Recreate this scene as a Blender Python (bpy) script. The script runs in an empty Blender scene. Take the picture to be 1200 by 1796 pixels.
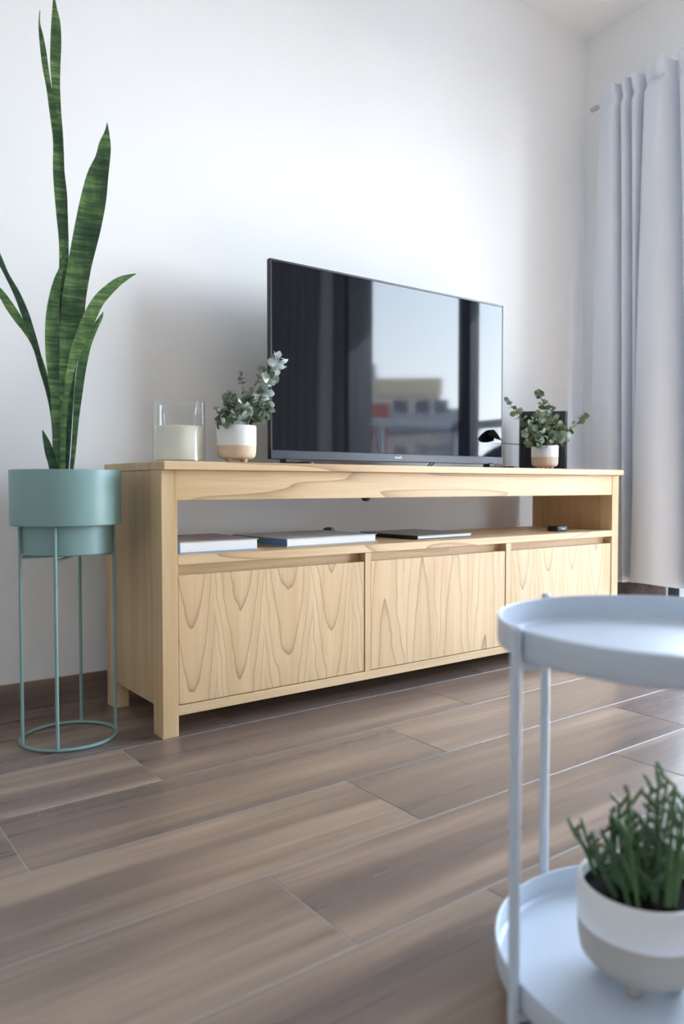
import bpy, bmesh, math, random
from mathutils import Vector, Matrix, Euler

sc = bpy.context.scene
COL = sc.collection
R = math.radians
rnd = random.Random(7)

# ------------------------------------------------------------------ camera
FPX = 1346.0                       # focal length in pixels of the 1200x1796 frame
PITCH = math.atan(47 / FPX)
YAW = math.atan(999 / FPX)
CAM = Vector((-0.7309, -1.6962, 0.6032))
cam_d = bpy.data.cameras.new('camera')
cam_d.sensor_fit = 'VERTICAL'
cam_d.sensor_height = 36.0
cam_d.lens = 36.0 * FPX / 1796
cam_d.clip_start = 0.02
cam_d.clip_end = 500
cam_d.dof.use_dof = True
cam_d.dof.focus_distance = 2.15
cam_d.dof.aperture_fstop = 2.8
cam_o = bpy.data.objects.new('camera', cam_d)
COL.objects.link(cam_o)
cam_o.location = CAM
cam_o.rotation_euler = (math.pi / 2 - PITCH, 0, -YAW)
sc.camera = cam_o

FWD_H = Vector((math.sin(YAW), math.cos(YAW), 0))
RIGHT = Vector((math.cos(YAW), -math.sin(YAW), 0))
FWD = FWD_H * math.cos(PITCH) - Vector((0, 0, 1)) * math.sin(PITCH)
UP = RIGHT.cross(FWD)


def ray(px, py):
    return FWD + RIGHT * ((px - 600) / FPX) - UP * ((py - 898) / FPX)


def on_y(px, py, y):               # pixel -> point on the plane y
    d = ray(px, py)
    return CAM + d * ((y - CAM.y) / d.y)


def on_z(px, py, z):
    d = ray(px, py)
    return CAM + d * ((z - CAM.z) / d.z)


# ------------------------------------------------------------------ world and exposure
SKY = 15.0
w = bpy.data.worlds.new('sky')
sc.world = w
w.use_nodes = True
nt = w.node_tree
nt.nodes.clear()
wo = nt.nodes.new('ShaderNodeOutputWorld')
bg = nt.nodes.new('ShaderNodeBackground')
tc = nt.nodes.new('ShaderNodeTexCoord')
sx = nt.nodes.new('ShaderNodeSeparateXYZ')
cr = nt.nodes.new('ShaderNodeValToRGB')
nt.links.new(tc.outputs['Generated'], sx.inputs[0])
nt.links.new(sx.outputs[2], cr.inputs[0])
cr.color_ramp.elements[0].position = 0.0
cr.color_ramp.elements[0].color = (1.25, 1.29, 1.34, 1)
cr.color_ramp.elements[1].position = 1.0
cr.color_ramp.elements[1].color = (0.34, 0.46, 0.70, 1)
for p_, c_ in ((0.09, (0.98, 1.05, 1.13)), (0.27, (0.70, 0.81, 0.97)), (0.6, (0.50, 0.62, 0.85))):   # haze fades with height
    e_ = cr.color_ramp.elements.new(p_)
    e_.color = (*c_, 1)
nt.links.new(cr.outputs[0], bg.inputs[0])
bg.inputs[1].default_value = SKY
nt.links.new(bg.outputs[0], wo.inputs[0])

sun_d = bpy.data.lights.new('fill_sun', 'SUN')  # added sun: its floor patch out of view bounces light to wall and curtain
sun_d.energy = 62.0
sun_d.angle = R(0.55)
sun_d.color = (0.86, 0.95, 1.0)
sun_o = bpy.data.objects.new('fill_sun', sun_d)
COL.objects.link(sun_o)
SUN_DIR = Vector((-0.62, -0.38, -0.52)).normalized()     # direction the light travels
sun_o.rotation_euler = SUN_DIR.to_track_quat('-Z', 'Y').to_euler()
sun_o.location = (8, 6, 8)

vs = sc.view_settings
vs.view_transform = 'Standard'
vs.look = 'None'
vs.gamma = 1.0
vs.use_curve_mapping = False
vs.exposure = 0.75
sc.cycles.max_bounces = 14
sc.cycles.diffuse_bounces = 8
sc.cycles.transparent_max_bounces = 16

# room extents
XL, XR = -3.2, 2.218
YB, YF = 0.455, -4.8               # TV wall, wall behind the camera
ZC = 2.588
WIN_Y0, WIN_Y1, WIN_Z1 = -1.88, 0.03, 2.2

# portal that guides the daylight sampling through the balcony door (emits nothing)
for ya_, yb_ in ((WIN_Y0, WIN_Y1),):
    pl = bpy.data.lights.new('window_portal', 'AREA')
    pl.shape = 'RECTANGLE'
    pl.size = WIN_Z1
    pl.size_y = yb_ - ya_
    pl.cycles.is_portal = True
    po = bpy.data.objects.new('window_portal', pl)
    COL.objects.link(po)
    po.location = (XR + 0.06, (ya_ + yb_) / 2, WIN_Z1 / 2)
    po.rotation_euler = (0, math.pi / 2, 0)


# ------------------------------------------------------------------ node helper
class NT:
    def __init__(self, name):
        self.m = bpy.data.materials.new(name)
        self.m.use_nodes = True
        self.t = self.m.node_tree
        self.t.nodes.clear()
        self.out = self.t.nodes.new('ShaderNodeOutputMaterial')

    def n(self, typ, **kw):
        nd = self.t.nodes.new(typ)
        for k, v in kw.items():
            setattr(nd, k, v)
        return nd

    def l(self, a, b):
        self.t.links.new(a, b)

    def setin(self, sock, v):
        if hasattr(v, 'is_output') or isinstance(v, bpy.types.NodeSocket):
            self.l(v, sock)
        else:
            sock.default_value = v

    def math(self, op, a, b=None, c=None, clamp=False):
        nd = self.n('ShaderNodeMath', operation=op)
        nd.use_clamp = clamp
        for i, v in enumerate((a, b, c)):
            if v is not None:
                self.setin(nd.inputs[i], v)
        return nd.outputs[0]

    def coords(self, rand=True):
        tcn = self.n('ShaderNodeTexCoord')
        v = tcn.outputs['Object']
        if rand:
            oi = self.n('ShaderNodeObjectInfo')
            r = self.math('MULTIPLY', oi.outputs['Random'], 37.0)
            va = self.n('ShaderNodeVectorMath', operation='ADD')
            self.l(v, va.inputs[0])
            cb = self.n('ShaderNodeCombineXYZ')
            self.l(r, cb.inputs[0]); self.l(r, cb.inputs[1]); self.l(r, cb.inputs[2])
            self.l(cb.outputs[0], va.inputs[1])
            v = va.outputs[0]
        return v

    def scaled(self, v, s):
        nd = self.n('ShaderNodeVectorMath', operation='MULTIPLY')
        self.l(v, nd.inputs[0])
        nd.inputs[1].default_value = s
        return nd.outputs[0]

    def noise(self, v, scale=1.0, detail=3.0, rough=0.5, dist=0.0):
        nd = self.n('ShaderNodeTexNoise')
        self.l(v, nd.inputs['Vector'])
        nd.inputs['Scale'].default_value = scale
        nd.inputs['Detail'].default_value = detail
        nd.inputs['Roughness'].default_value = rough
        nd.inputs['Distortion'].default_value = dist
        return nd.outputs['Fac']

    def ramp(self, fac, stops):
        nd = self.n('ShaderNodeValToRGB')
        els = nd.color_ramp.elements
        while len(els) < len(stops):
            els.new(0.5)
        for e, (p, c) in zip(els, stops):
            e.position = p
            e.color = (*c, 1)
        self.setin(nd.inputs[0], fac)
        return nd.outputs[0]

    def mix(self, fac, a, b, blend='MIX'):
        nd = self.n('ShaderNodeMix', data_type='RGBA', blend_type=blend)
        self.setin(nd.inputs[0], fac)
        for i, v in ((6, a), (7, b)):
            if isinstance(v, tuple):
                v = (*v, 1) if len(v) == 3 else v
            self.setin(nd.inputs[i], v)
        return nd.outputs[2]

    def principled(self, color, rough=0.5, spec=0.5, metallic=0.0, **kw):
        b = self.n('ShaderNodeBsdfPrincipled')
        if isinstance(color, tuple):
            color = (*color, 1)
        self.setin(b.inputs['Base Color'], color)
        self.setin(b.inputs['Roughness'], rough)
        b.inputs['Specular IOR Level'].default_value = spec
        b.inputs['Metallic'].default_value = metallic
        for k, v in kw.items():
            self.setin(b.inputs[k.replace('_', ' ')], v)
        return b

    def bump(self, bsdf, h, strength=0.2, dist=0.001):
        nd = self.n('ShaderNodeBump')
        nd.inputs['Strength'].default_value = strength
        nd.inputs['Distance'].default_value = dist
        self.l(h, nd.inputs['Height'])
        self.l(nd.outputs[0], bsdf.inputs['Normal'])

    def done(self, bsdf):
        self.l(bsdf.outputs[0], self.out.inputs[0])
        return self.m


def plain(name, color, rough=0.5, spec=0.5, metallic=0.0, vary=0.04, **kw):
    t = NT(name)
    v = t.coords(False)
    nz = t.noise(v, 14.0, 3.0)
    c2 = tuple(max(0, x * (1 - vary * 2)) for x in color)
    col = t.mix(nz, c2, color)
    return t.done(t.principled(col, rough, spec, metallic, **kw))


W_LIGHT = (0.70, 0.515, 0.305)
W_MID = (0.565, 0.38, 0.195)
W_DARK = (0.27, 0.145, 0.062)


def wood(name, axis=0, contour=5.0, line=0.55, low=(0.8, 7.0), tint=1.0):
    """flat-sawn pale wood: grain runs along the given object axis"""
    t = NT(name)
    v = t.coords()

    def sv(a, b):
        s = [b, b, b]
        s[axis] = a
        return t.scaled(v, s)
    base = t.noise(sv(1.2, 26.0), 1.0, 5.0, 0.6)
    fine = t.noise(sv(6.0, 320.0), 1.0, 2.0, 0.6)
    lown = t.noise(sv(low[0], low[1]), 1.0, 1.5, 0.4, 0.3)
    f = t.math('FRACT', t.math('MULTIPLY', lown, contour))
    ln = t.math('MULTIPLY', t.math('POWER', f, 9.0), line)
    soft = t.math('MULTIPLY', t.math('POWER', f, 2.0), 0.25)
    lt = tuple(c * tint for c in W_LIGHT)
    md = tuple(c * tint for c in W_MID)
    col = t.ramp(base, [(0.3, md), (0.7, lt)])
    col = t.mix(soft, col, tuple(c * 0.86 for c in md))
    col = t.mix(ln, col, W_DARK)
    fm = t.math('MULTIPLY', t.math('SUBTRACT', fine, 0.48, clamp=True), 0.9)
    col = t.mix(fm, col, (0.34, 0.22, 0.12))
    b = t.principled(col, 0.42, 0.4)
    t.bump(b, fine, 0.08, 0.0006)
    return t.done(b)


def wood_door(name, width, n, up, spacing, steep, shift=0.0, powr=1.6):
    """slip-matched veneer: n leaves, each with cathedral figure (V when up=-1, arch when up=+1)"""
    t = NT(name)
    v0 = t.coords(False)
    v = t.coords()
    s = t.n('ShaderNodeSeparateXYZ')
    t.l(v0, s.inputs[0])
    x, z = s.outputs[0], s.outputs[2]
    wob = t.noise(t.scaled(v, (7.0, 7.0, 3.2)), 1.0, 3.0, 0.55)
    wob2 = t.noise(t.scaled(v, (30.0, 30.0, 7.0)), 1.0, 3.0, 0.6)
    xw = t.math('ADD', x, t.math('MULTIPLY', t.math('SUBTRACT', wob, 0.5), 0.055))
    u = t.math('ADD', t.math('MULTIPLY', t.math('DIVIDE', xw, width), n), 20.0 + shift)
    leaf = t.math('FLOOR', u)
    lr = t.math('FRACT', t.math('MULTIPLY', t.math('SINE', t.math('MULTIPLY', leaf, 12.9898)), 437.58))
    fu = t.math('SUBTRACT', t.math('FRACT', u), 0.5)
    fu = t.math('SUBTRACT', fu, t.math('MULTIPLY', t.math('SUBTRACT', lr, 0.5), 0.16))
    sabs = t.math('MULTIPLY', t.math('ABSOLUTE', fu), 2.0)
    shp = t.math('MULTIPLY', t.math('POWER', sabs, powr), steep)
    lvl = t.math('ADD', z, shp) if up > 0 else t.math('SUBTRACT', z, shp)
    lvl = t.math('ADD', lvl, t.math('MULTIPLY', t.math('SUBTRACT', wob, 0.5), 0.14))
    lvl = t.math('ADD', lvl, t.math('MULTIPLY', t.math('SUBTRACT', wob2, 0.5), 0.035))
    lvl = t.math('ADD', lvl, t.math('MULTIPLY', lr, spacing))
    f = t.math('FRACT', t.math('ADD', t.math('DIVIDE', lvl, spacing * (1 if up > 0 else -1)), 30.0))
    ln = t.math('MULTIPLY', t.math('POWER', f, 16.0), 0.92)
    soft = t.math('MULTIPLY', t.math('POWER', f, 2.4), 0.36)
    base = t.noise(t.scaled(v, (26.0, 26.0, 1.6)), 1.0, 5.0, 0.6)
    fine = t.noise(t.scaled(v, (330.0, 330.0, 7.0)), 1.0, 2.0, 0.6)
    col = t.ramp(base, [(0.3, W_MID), (0.7, W_LIGHT)])
    # each veneer leaf differs a little in tone
    tone = t.math('MULTIPLY', lr, 0.22)
    col = t.mix(tone, col, (0.52, 0.335, 0.185))
    col = t.mix(soft, col, (0.50, 0.32, 0.175))
    col = t.mix(ln, col, W_DARK)
    fm = t.math('MULTIPLY', t.math('SUBTRACT', fine, 0.48, clamp=True), 0.95)
    col = t.mix(fm, col, (0.34, 0.22, 0.12))
    b = t.principled(col, 0.42, 0.4)
    t.bump(b, fine, 0.08, 0.0006)
    return t.done(b)


def tile_mat(name, k=1.0):
    t = NT(name)
    v = t.coords()
    a = t.noise(t.scaled(v, (0.8, 12.0, 12.0)), 1.0, 3.0, 0.55)
    b2 = t.noise(t.scaled(v, (2.4, 70.0, 70.0)), 1.0, 4.0, 0.65)
    c = t.noise(t.scaled(v, (1.6, 3.0, 3.0)), 1.0, 2.0)
    col = t.ramp(a, [(0.34, tuple(x * k for x in (0.170, 0.130, 0.113))), (0.5, tuple(x * k for x in (0.245, 0.175, 0.137))),
                     (0.66, tuple(x * k for x in (0.41, 0.30, 0.225)))])
    col = t.mix(t.math('MULTIPLY', t.math('SUBTRACT', b2, 0.42, clamp=True), 1.5), col, tuple(x * k for x in (0.12, 0.09, 0.078)))
    col = t.mix(t.math('MULTIPLY', t.math('SUBTRACT', c, 0.45, clamp=True), 0.9), col, tuple(x * k for x in (0.16, 0.13, 0.118)))
    oi = t.n('ShaderNodeObjectInfo')
    col = t.mix(t.math('MULTIPLY', oi.outputs['Random'], 0.25), col, tuple(x * k for x in (0.12, 0.09, 0.075)))
    rg = t.math('ADD', 0.22, t.math('MULTIPLY', a, 0.14))
    b = t.principled(col, rg, 0.6)
    t.bump(b, b2, 0.10, 0.0008)
    return t.done(b)


def wall_mat(name, color):
    t = NT(name)
    v = t.coords(False)
    nz = t.noise(v, 160.0, 3.0)
    big = t.noise(v, 1.3, 2.0)
    col = t.mix(t.math('MULTIPLY', big, 0.3), color, tuple(c * 0.97 for c in color))
    b = t.principled(col, 0.75, 0.25)
    t.bump(b, nz, 0.04, 0.001)
    return t.done(b)


M = {}
M['wall'] = wall_mat('wall_paint', (0.86, 0.865, 0.87))
M['ceiling'] = wall_mat('ceiling_paint', (0.84, 0.845, 0.85))
M['tile'] = tile_mat('wood_look_tile')
M['skirt'] = tile_mat('wood_look_skirting', 0.7)
M['grout'] = plain('grout', (0.42, 0.40, 0.38), 0.85, 0.2)
M['wood_x'] = wood('oak_along', 0, 8.0, 0.8, (0.9, 8.0))
M['wood_x_plain'] = wood('oak_along_plain', 0, 3.0, 0.2, (0.8, 8.0))
M['wood_y'] = wood('oak_depth', 0, 4.0, 0.3, (0.8, 8.0))
M['wood_z'] = wood('oak_upright', 2, 3.0, 0.22, (0.8, 9.0), 0.97)
M['wood_panel'] = wood('oak_side_panel', 2, 3.0, 0.15, (0.5, 14.0), 0.92)
M['door_v'] = wood_door('oak_veneer_v', 0.566, 4, -1, 0.165, 0.44, 0.30, 1.9)
M['door_arch'] = wood_door('oak_veneer_arch', 0.566, 4, 1, 0.40, 0.78, 0.12, 1.7)
M['door_v2'] = wood_door('oak_veneer_v_b', 0.555, 4, -1, 0.19, 0.48, 0.1, 1.9)
M['white'] = plain('white_lacquered_steel', (0.62, 0.70, 0.80), 0.38, 0.5)
M['sage'] = plain('sage_green_powder_coat', (0.215, 0.355, 0.340), 0.42, 0.5, vary=0.02)
M['black'] = plain('black_plastic', (0.012, 0.013, 0.018), 0.35, 0.5)
M['rubber'] = plain('black_rubber', (0.012, 0.012, 0.014), 0.6, 0.3)
M['bezel'] = plain('dark_blue_grey_plastic', (0.035, 0.040, 0.062), 0.30, 0.5)
M['tvback'] = plain('tv_back_plastic', (0.018, 0.018, 0.024), 0.45, 0.4)
M['ceramic'] = plain('white_glaze', (0.82, 0.82, 0.82), 0.28, 0.5, vary=0.02)
M['soil'] = plain('dark_soil', (0.018, 0.013, 0.010), 0.95, 0.1, vary=0.3)
M['stem'] = plain('brown_green_stem', (0.10, 0.10, 0.05), 0.6, 0.3)
M['twig'] = plain('dark_twig', (0.008, 0.009, 0.006), 1.0, 0.0)
M['frame'] = plain('anthracite_aluminium', (0.035, 0.038, 0.048), 0.4, 0.5)
M['rail'] = plain('grey_aluminium', (0.16, 0.17, 0.20), 0.45, 0.5)
M['concrete'] = plain('balcony_tile', (0.14, 0.13, 0.125), 0.7, 0.3)
M['paper'] = plain('book_pages', (0.80, 0.80, 0.80), 0.8, 0.2)
M['rod'] = plain('rod_metal', (0.55, 0.55, 0.55), 0.35, 0.5)


def screen_mat():
    t = NT('tv_screen')
    v = t.coords(False)
    nz = t.noise(v, 3.0, 1.0)
    b = t.principled(t.mix(nz, (0.004, 0.005, 0.008), (0.006, 0.007, 0.010)), 0.04, 0.36)
    return t.done(b)


M['screen'] = screen_mat()


def thin_glass(name, tint=(1, 1, 1), refl=1.0):
    t = NT(name)
    lw = t.n('ShaderNodeLayerWeight')
    lw.inputs[0].default_value = 0.5
    fr = t.math('ADD', 0.035, t.math('MULTIPLY', t.math('POWER', lw.outputs['Facing'], 5.0), 0.9))
    tr = t.n('ShaderNodeBsdfTransparent')
    tr.inputs[0].default_value = (*tint, 1)
    gl = t.n('ShaderNodeBsdfGlossy')
    gl.inputs['Roughness'].default_value = 0.02
    mx = t.n('ShaderNodeMixShader')
    t.l(t.math('MULTIPLY', fr, refl), mx.inputs[0])
    t.l(tr.outputs[0], mx.inputs[1])
    t.l(gl.outputs[0], mx.inputs[2])
    return t.done(mx)


M['glass'] = thin_glass('clear_glass', (0.985, 0.99, 0.99))
M['pane'] = thin_glass('window_glass', (0.97, 0.985, 0.98))
M['railglass'] = thin_glass('railing_glass', (0.93, 0.94, 0.96))


def wax_mat():
    t = NT('cream_wax')
    v = t.coords(False)
    nz = t.noise(v, 20.0, 2.0)
    b = t.principled(t.mix(nz, (0.88, 0.86, 0.75), (0.91, 0.89, 0.79)), 0.45, 0.4)
    b.inputs['Subsurface Weight'].default_value = 0.25
    b.inputs['Subsurface Radius'].default_value = (0.02, 0.015, 0.008)
    b.inputs['Subsurface Scale'].default_value = 0.5
    return t.done(b)


M['wax'] = wax_mat()


def clay_mat():
    t = NT('raw_clay')
    v = t.coords()
    nz = t.noise(t.scaled(v, (14, 14, 30)), 1.0, 4.0)
    col = t.ramp(nz, [(0.3, (0.60, 0.44, 0.31)), (0.7, (0.74, 0.60, 0.46))])
    return t.done(t.principled(col, 0.7, 0.3))


M['clay'] = clay_mat()
M['clay_pale'] = plain('pale_stone_clay', (0.50, 0.45, 0.39), 0.7, 0.3, vary=0.08)


def fabric_mat():
    t = NT('pale_blue_grey_curtain')
    v = t.coords(False)
    nz = t.noise(t.scaled(v, (500, 500, 500)), 1.0, 2.0)
    col = t.mix(nz, (0.67, 0.71, 0.78), (0.74, 0.78, 0.85))
    b = t.principled(col, 0.85, 0.1)
    b.inputs['Sheen Weight'].default_value = 0.1
    return t.done(b)


M['fabric'] = fabric_mat()


def snake_mat(name, dark, mid, light):
    t = NT(name)
    v = t.coords()
    wob = t.noise(t.scaled(v, (60, 60, 18)), 1.0, 3.0, 0.6)
    band = t.noise(t.scaled(v, (9, 9, 95)), 1.0, 3.0, 0.65, 0.6)
    big = t.noise(t.scaled(v, (12, 12, 5)), 1.0, 2.0)
    f = t.math('ADD', t.math('MULTIPLY', band, 0.75), t.math('MULTIPLY', wob, 0.25))
    f = t.math('ADD', f, t.math('MULTIPLY', t.math('SUBTRACT', big, 0.5), 0.5))
    col = t.ramp(f, [(0.34, dark), (0.5, mid), (0.68, light)])
    b = t.principled(col, 0.36, 0.5)
    return t.done(b)


M['snake'] = snake_mat('snake_leaf', (0.012, 0.040, 0.018), (0.040, 0.105, 0.035), (0.16, 0.29, 0.085))
M['snake_lt'] = snake_mat('snake_leaf_pale', (0.030, 0.085, 0.035), (0.085, 0.19, 0.06), (0.28, 0.42, 0.13))
M['snake_dk'] = snake_mat('snake_leaf_dark', (0.008, 0.026, 0.014), (0.018, 0.058, 0.026), (0.05, 0.115, 0.04))


def euc_mat(name, a, b_, rough=0.5):
    t = NT(name)
    v = t.coords(False)
    oi = t.n('ShaderNodeObjectInfo')
    nz = t.noise(v, 60.0, 2.0)
    f = t.math('ADD', t.math('MULTIPLY', oi.outputs['Random'], 0.8), t.math('MULTIPLY', nz, 0.2))
    b = t.principled(t.mix(f, a, b_), rough, 0.4)
    return t.done(b)


M['euc'] = euc_mat('eucalyptus_leaf', (0.075, 0.105, 0.055), (0.21, 0.265, 0.19))
M['euc_pale'] = euc_mat('eucalyptus_leaf_frosted', (0.34, 0.42, 0.40), (0.66, 0.72, 0.72))
M['euc2'] = euc_mat('eucalyptus_leaf_mid', (0.095, 0.135, 0.07), (0.24, 0.30, 0.19))
M['succ'] = euc_mat('succulent_stem', (0.045, 0.10, 0.045), (0.11, 0.20, 0.075))


# ------------------------------------------------------------------ object helpers
def empty(name, loc=(0, 0, 0), rz=0.0):
    o = bpy.data.objects.new(name, None)
    o.empty_display_size = 0.05
    COL.objects.link(o)
    o.location = loc
    o.rotation_euler = (0, 0, rz)
    return o


def tag(o, label, cat, group=None):
    o['label'] = label
    o['category'] = cat
    if group:
        o['group'] = group
    return o


def wloc(o):
    p = Vector((0, 0, 0))
    while o is not None:
        p += o.location
        o = o.parent
    return p


def link(name, me, mat, parent=None, loc=(0, 0, 0), local=False, smooth=None):
    """loc in world space unless local; parents are unrotated unless local is used"""
    o = bpy.data.objects.new(name, me)
    if mat is not None and not me.materials:
        me.materials.append(mat)
    COL.objects.link(o)
    loc = Vector(loc)
    if parent is not None:
        o.parent = parent
        if not local:
            loc = loc - wloc(parent)
    o.location = loc
    if smooth is not None:
        shade(me, smooth)
    return o


def shade(me, angle=40):
    """smooth faces, keeping edges sharper than the angle"""
    bm = bmesh.new()
    bm.from_mesh(me)
    for f in bm.faces:
        f.smooth = True
    for e in bm.edges:
        e.smooth = not (len(e.link_faces) == 2 and e.calc_face_angle(0) > R(angle))
    bm.to_mesh(me)
    bm.free()


def bm_mesh(name, bm):
    me = bpy.data.meshes.new(name)
    bm.normal_update()
    bm.to_mesh(me)
    bm.free()
    return me


def box_mesh(name, sx_, sy_, sz_, bev=0.0, seg=1):
    bm = bmesh.new()
    bmesh.ops.create_cube(bm, size=1.0)
    bmesh.ops.scale(bm, vec=(sx_, sy_, sz_), verts=bm.verts)
    if bev > 0:
        bmesh.ops.bevel(bm, geom=list(bm.edges), offset=bev, segments=seg, affect='EDGES', profile=0.5)
    return bm_mesh(name, bm)


def box(name, a, b, mat, parent=None, bev=0.0, seg=1, local=False):
    a, b = Vector(a), Vector(b)
    me = box_mesh(name, b.x - a.x, b.y - a.y, b.z - a.z, bev, seg)
    if seg > 1:
        shade(me, 50)
    return link(name, me, mat, parent, (a + b) / 2, local)


def catmull(pts, n=6):
    pts = [Vector(p) for p in pts]
    if len(pts) < 3:
        return [pts[0].lerp(pts[-1], i / n) for i in range(n + 1)]
    out = []
    for i in range(len(pts) - 1):
        p0 = pts[max(i - 1, 0)]; p1 = pts[i]; p2 = pts[i + 1]; p3 = pts[min(i + 2, len(pts) - 1)]
        for k in range(n):
            s = k / n
            out.append(0.5 * ((2 * p1) + (p2 - p0) * s + (2 * p0 - 5 * p1 + 4 * p2 - p3) * s * s
                              + (3 * p1 - p0 - 3 * p2 + p3) * s ** 3))
    out.append(pts[-1])
    return out


def tube_bm(bm, pts, rad, seg=10, closed=False, cap=True):
    n = len(pts)
    rads = rad if isinstance(rad, (list, tuple)) else [rad] * n
    rings = []
    ref = Vector((0.31, 0.17, 0.93))
    for i in range(n):
        if closed:
            d = pts[(i + 1) % n] - pts[i - 1]
        else:
            d = pts[min(i + 1, n - 1)] - pts[max(i - 1, 0)]
        d.normalize()
        a = d.cross(ref)
        if a.length < 1e-3:
            a = d.cross(Vector((1, 0, 0)))
        a.normalize()
        b = d.cross(a)
        rings.append([bm.verts.new(pts[i] + (a * math.cos(2 * math.pi * k / seg) + b * math.sin(2 * math.pi * k / seg)) * rads[i]) for k in range(seg)])
    m = n if closed else n - 1
    for i in range(m):
        r0, r1 = rings[i], rings[(i + 1) % n]
        for k in range(seg):
            bm.faces.new((r0[k], r0[(k + 1) % seg], r1[(k + 1) % seg], r1[k]))
    if cap and not closed:
        bm.faces.new(list(reversed(rings[0])))
        bm.faces.new(rings[-1])


def tube(name, pts, rad, mat, parent=None, seg=10, closed=False, local=False, origin=None):
    pts = [Vector(p) for p in pts]
    o = Vector(origin) if origin is not None else pts[0].copy()
    bm = bmesh.new()
    tube_bm(bm, [p - o for p in pts], rad, seg, closed)
    bmesh.ops.recalc_face_normals(bm, faces=list(bm.faces))
    me = bm_mesh(name, bm)
    return link(name, me, mat, parent, o, local, 50)


def lathe_mesh(name, prof, seg=48, closed_profile=False):
    """profile (radius, z); a radius of 0 closes on the axis"""
    bm = bmesh.new()
    rings = []
    for r, z in prof:
        if r < 1e-6:
            rings.append([bm.verts.new((0, 0, z))])
        else:
            rings.append([bm.verts.new((r * math.cos(2 * math.pi * k / seg), r * math.sin(2 * math.pi * k / seg), z)) for k in range(seg)])
    pairs = list(zip(rings[:-1], rings[1:]))
    if closed_profile:
        pairs.append((rings[-1], rings[0]))
    for a, b in pairs:
        for k in range(seg):
            k2 = (k + 1) % seg
            if len(a) == 1 and len(b) == 1:
                continue
            if len(a) == 1:
                bm.faces.new((a[0], b[k], b[k2]))
            elif len(b) == 1:
                bm.faces.new((a[k], a[k2], b[0]))
            else:
                bm.faces.new((a[k], a[k2], b[k2], b[k]))
    bmesh.ops.recalc_face_normals(bm, faces=list(bm.faces))
    me = bm_mesh(name, bm)
    shade(me, 35)
    return me


def lathe(name, prof, mat, parent=None, loc=(0, 0, 0), seg=48, local=False, closed_profile=False):
    return link(name, lathe_mesh(name, prof, seg, closed_profile), mat, parent, loc, local)


def struct(o):
    o['kind'] = 'structure'
    return o


# ------------------------------------------------------------------ the room
floor = struct(box('floor', (XL, YF, -0.12), (XR + 0.0, YB, -0.0009), M['grout']))
TP, TL, GAP = 0.2285, 0.902, 0.0023
joint = {0: 0.1976, -1: -0.102, -2: -0.42, -3: 0.197, -4: -0.126}
tile_cache = {}
for row in range(-22, 3):
    y0 = -0.003 + row * TP
    y1 = y0 + TP
    ya, yb = max(y0 + GAP / 2, YF), min(y1 - GAP / 2, YB - 0.012)
    if yb - ya < 0.01:
        continue
    jx = joint.get(row, rnd.uniform(-0.45, 0.45))
    k0 = math.floor((XL - jx) / TL)
    for k in range(k0, k0 + 9):
        xa = max(jx + k * TL + GAP / 2, XL)
        xb = min(jx + (k + 1) * TL - GAP / 2, XR)
        if xb - xa < 0.02:
            continue
        key = (round(xb - xa, 3), round(yb - ya, 3))
        if key not in tile_cache:
            tile_cache[key] = box_mesh('tile', xb - xa, yb - ya, 0.01, 0.0008)
        link('tile', tile_cache[key], M['tile'], floor, ((xa + xb) / 2, (ya + yb) / 2, -0.005))

struct(box('wall_back', (XL - 0.15, YB, -0.12), (XR + 0.2, YB + 0.15, ZC + 0.1), M['wall']))
struct(box('wall_left', (XL - 0.15, YF, -0.12), (XL, YB, ZC + 0.1), M['wall']))
struct(box('wall_front', (XL - 0.15, YF - 0.15, -0.12), (XR + 0.2, YF, ZC + 0.1), M['wall']))
struct(box('ceiling', (XL, YF, ZC), (XR + 0.2, YB, ZC + 0.1), M['ceiling']))


def wall_with_opening():
    bm = bmesh.new()
    for a, b in (((XR, WIN_Y1, -0.12), (XR + 0.2, YB, ZC)),
                 ((XR, YF, -0.12), (XR + 0.2, WIN_Y0, ZC)),
                 ((XR, WIN_Y0, WIN_Z1), (XR + 0.2, WIN_Y1, ZC)),
                 ((XR, WIN_Y0, -0.12), (XR + 0.2, WIN_Y1, -0.002))):
        g = bmesh.ops.create_cube(bm, size=1.0)
        a, b = Vector(a), Vector(b)
        bmesh.ops.scale(bm, vec=b - a, verts=g['verts'])
        bmesh.ops.translate(bm, vec=(a + b) / 2, verts=g['verts'])
    return bm_mesh('wall_right', bm)


struct(link('wall_right', wall_with_opening(), M['wall']))

# tiled skirting: a strip of tiles with joints, along the TV wall
sk = struct(box('baseboard_back', (XL, YB - 0.008, 0.0), (XR, YB, 0.0755), M['grout']))
xs = [XL, -2.5, -1.6, -0.70, 0.2, 1.10, 2.0, XR]
for xa, xb in zip(xs[:-1], xs[1:]):
    link('tile', box_mesh('tile', xb - xa - 0.002, 0.010, 0.0735, 0.0008), M['skirt'], sk, ((xa + xb) / 2, YB - 0.0075, 0.0393))
# a taller strip of darker tiles beside the balcony door
kb = struct(box('baseboard_right', (XR - 0.006, WIN_Y1 + 0.005, 0.0), (XR, YB - 0.013, 0.232), M['grout']))
for xa, xb, za, zb in ((WIN_Y1 + 0.005, YB - 0.013, 0.001, 0.0745), (WIN_Y1 + 0.005, YB - 0.013, 0.0765, 0.2335)):
    o = box('tile', (XR - 0.014, xa, za), (XR - 0.004, xb, zb), M['skirt'], kb, 0.0008)

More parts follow.
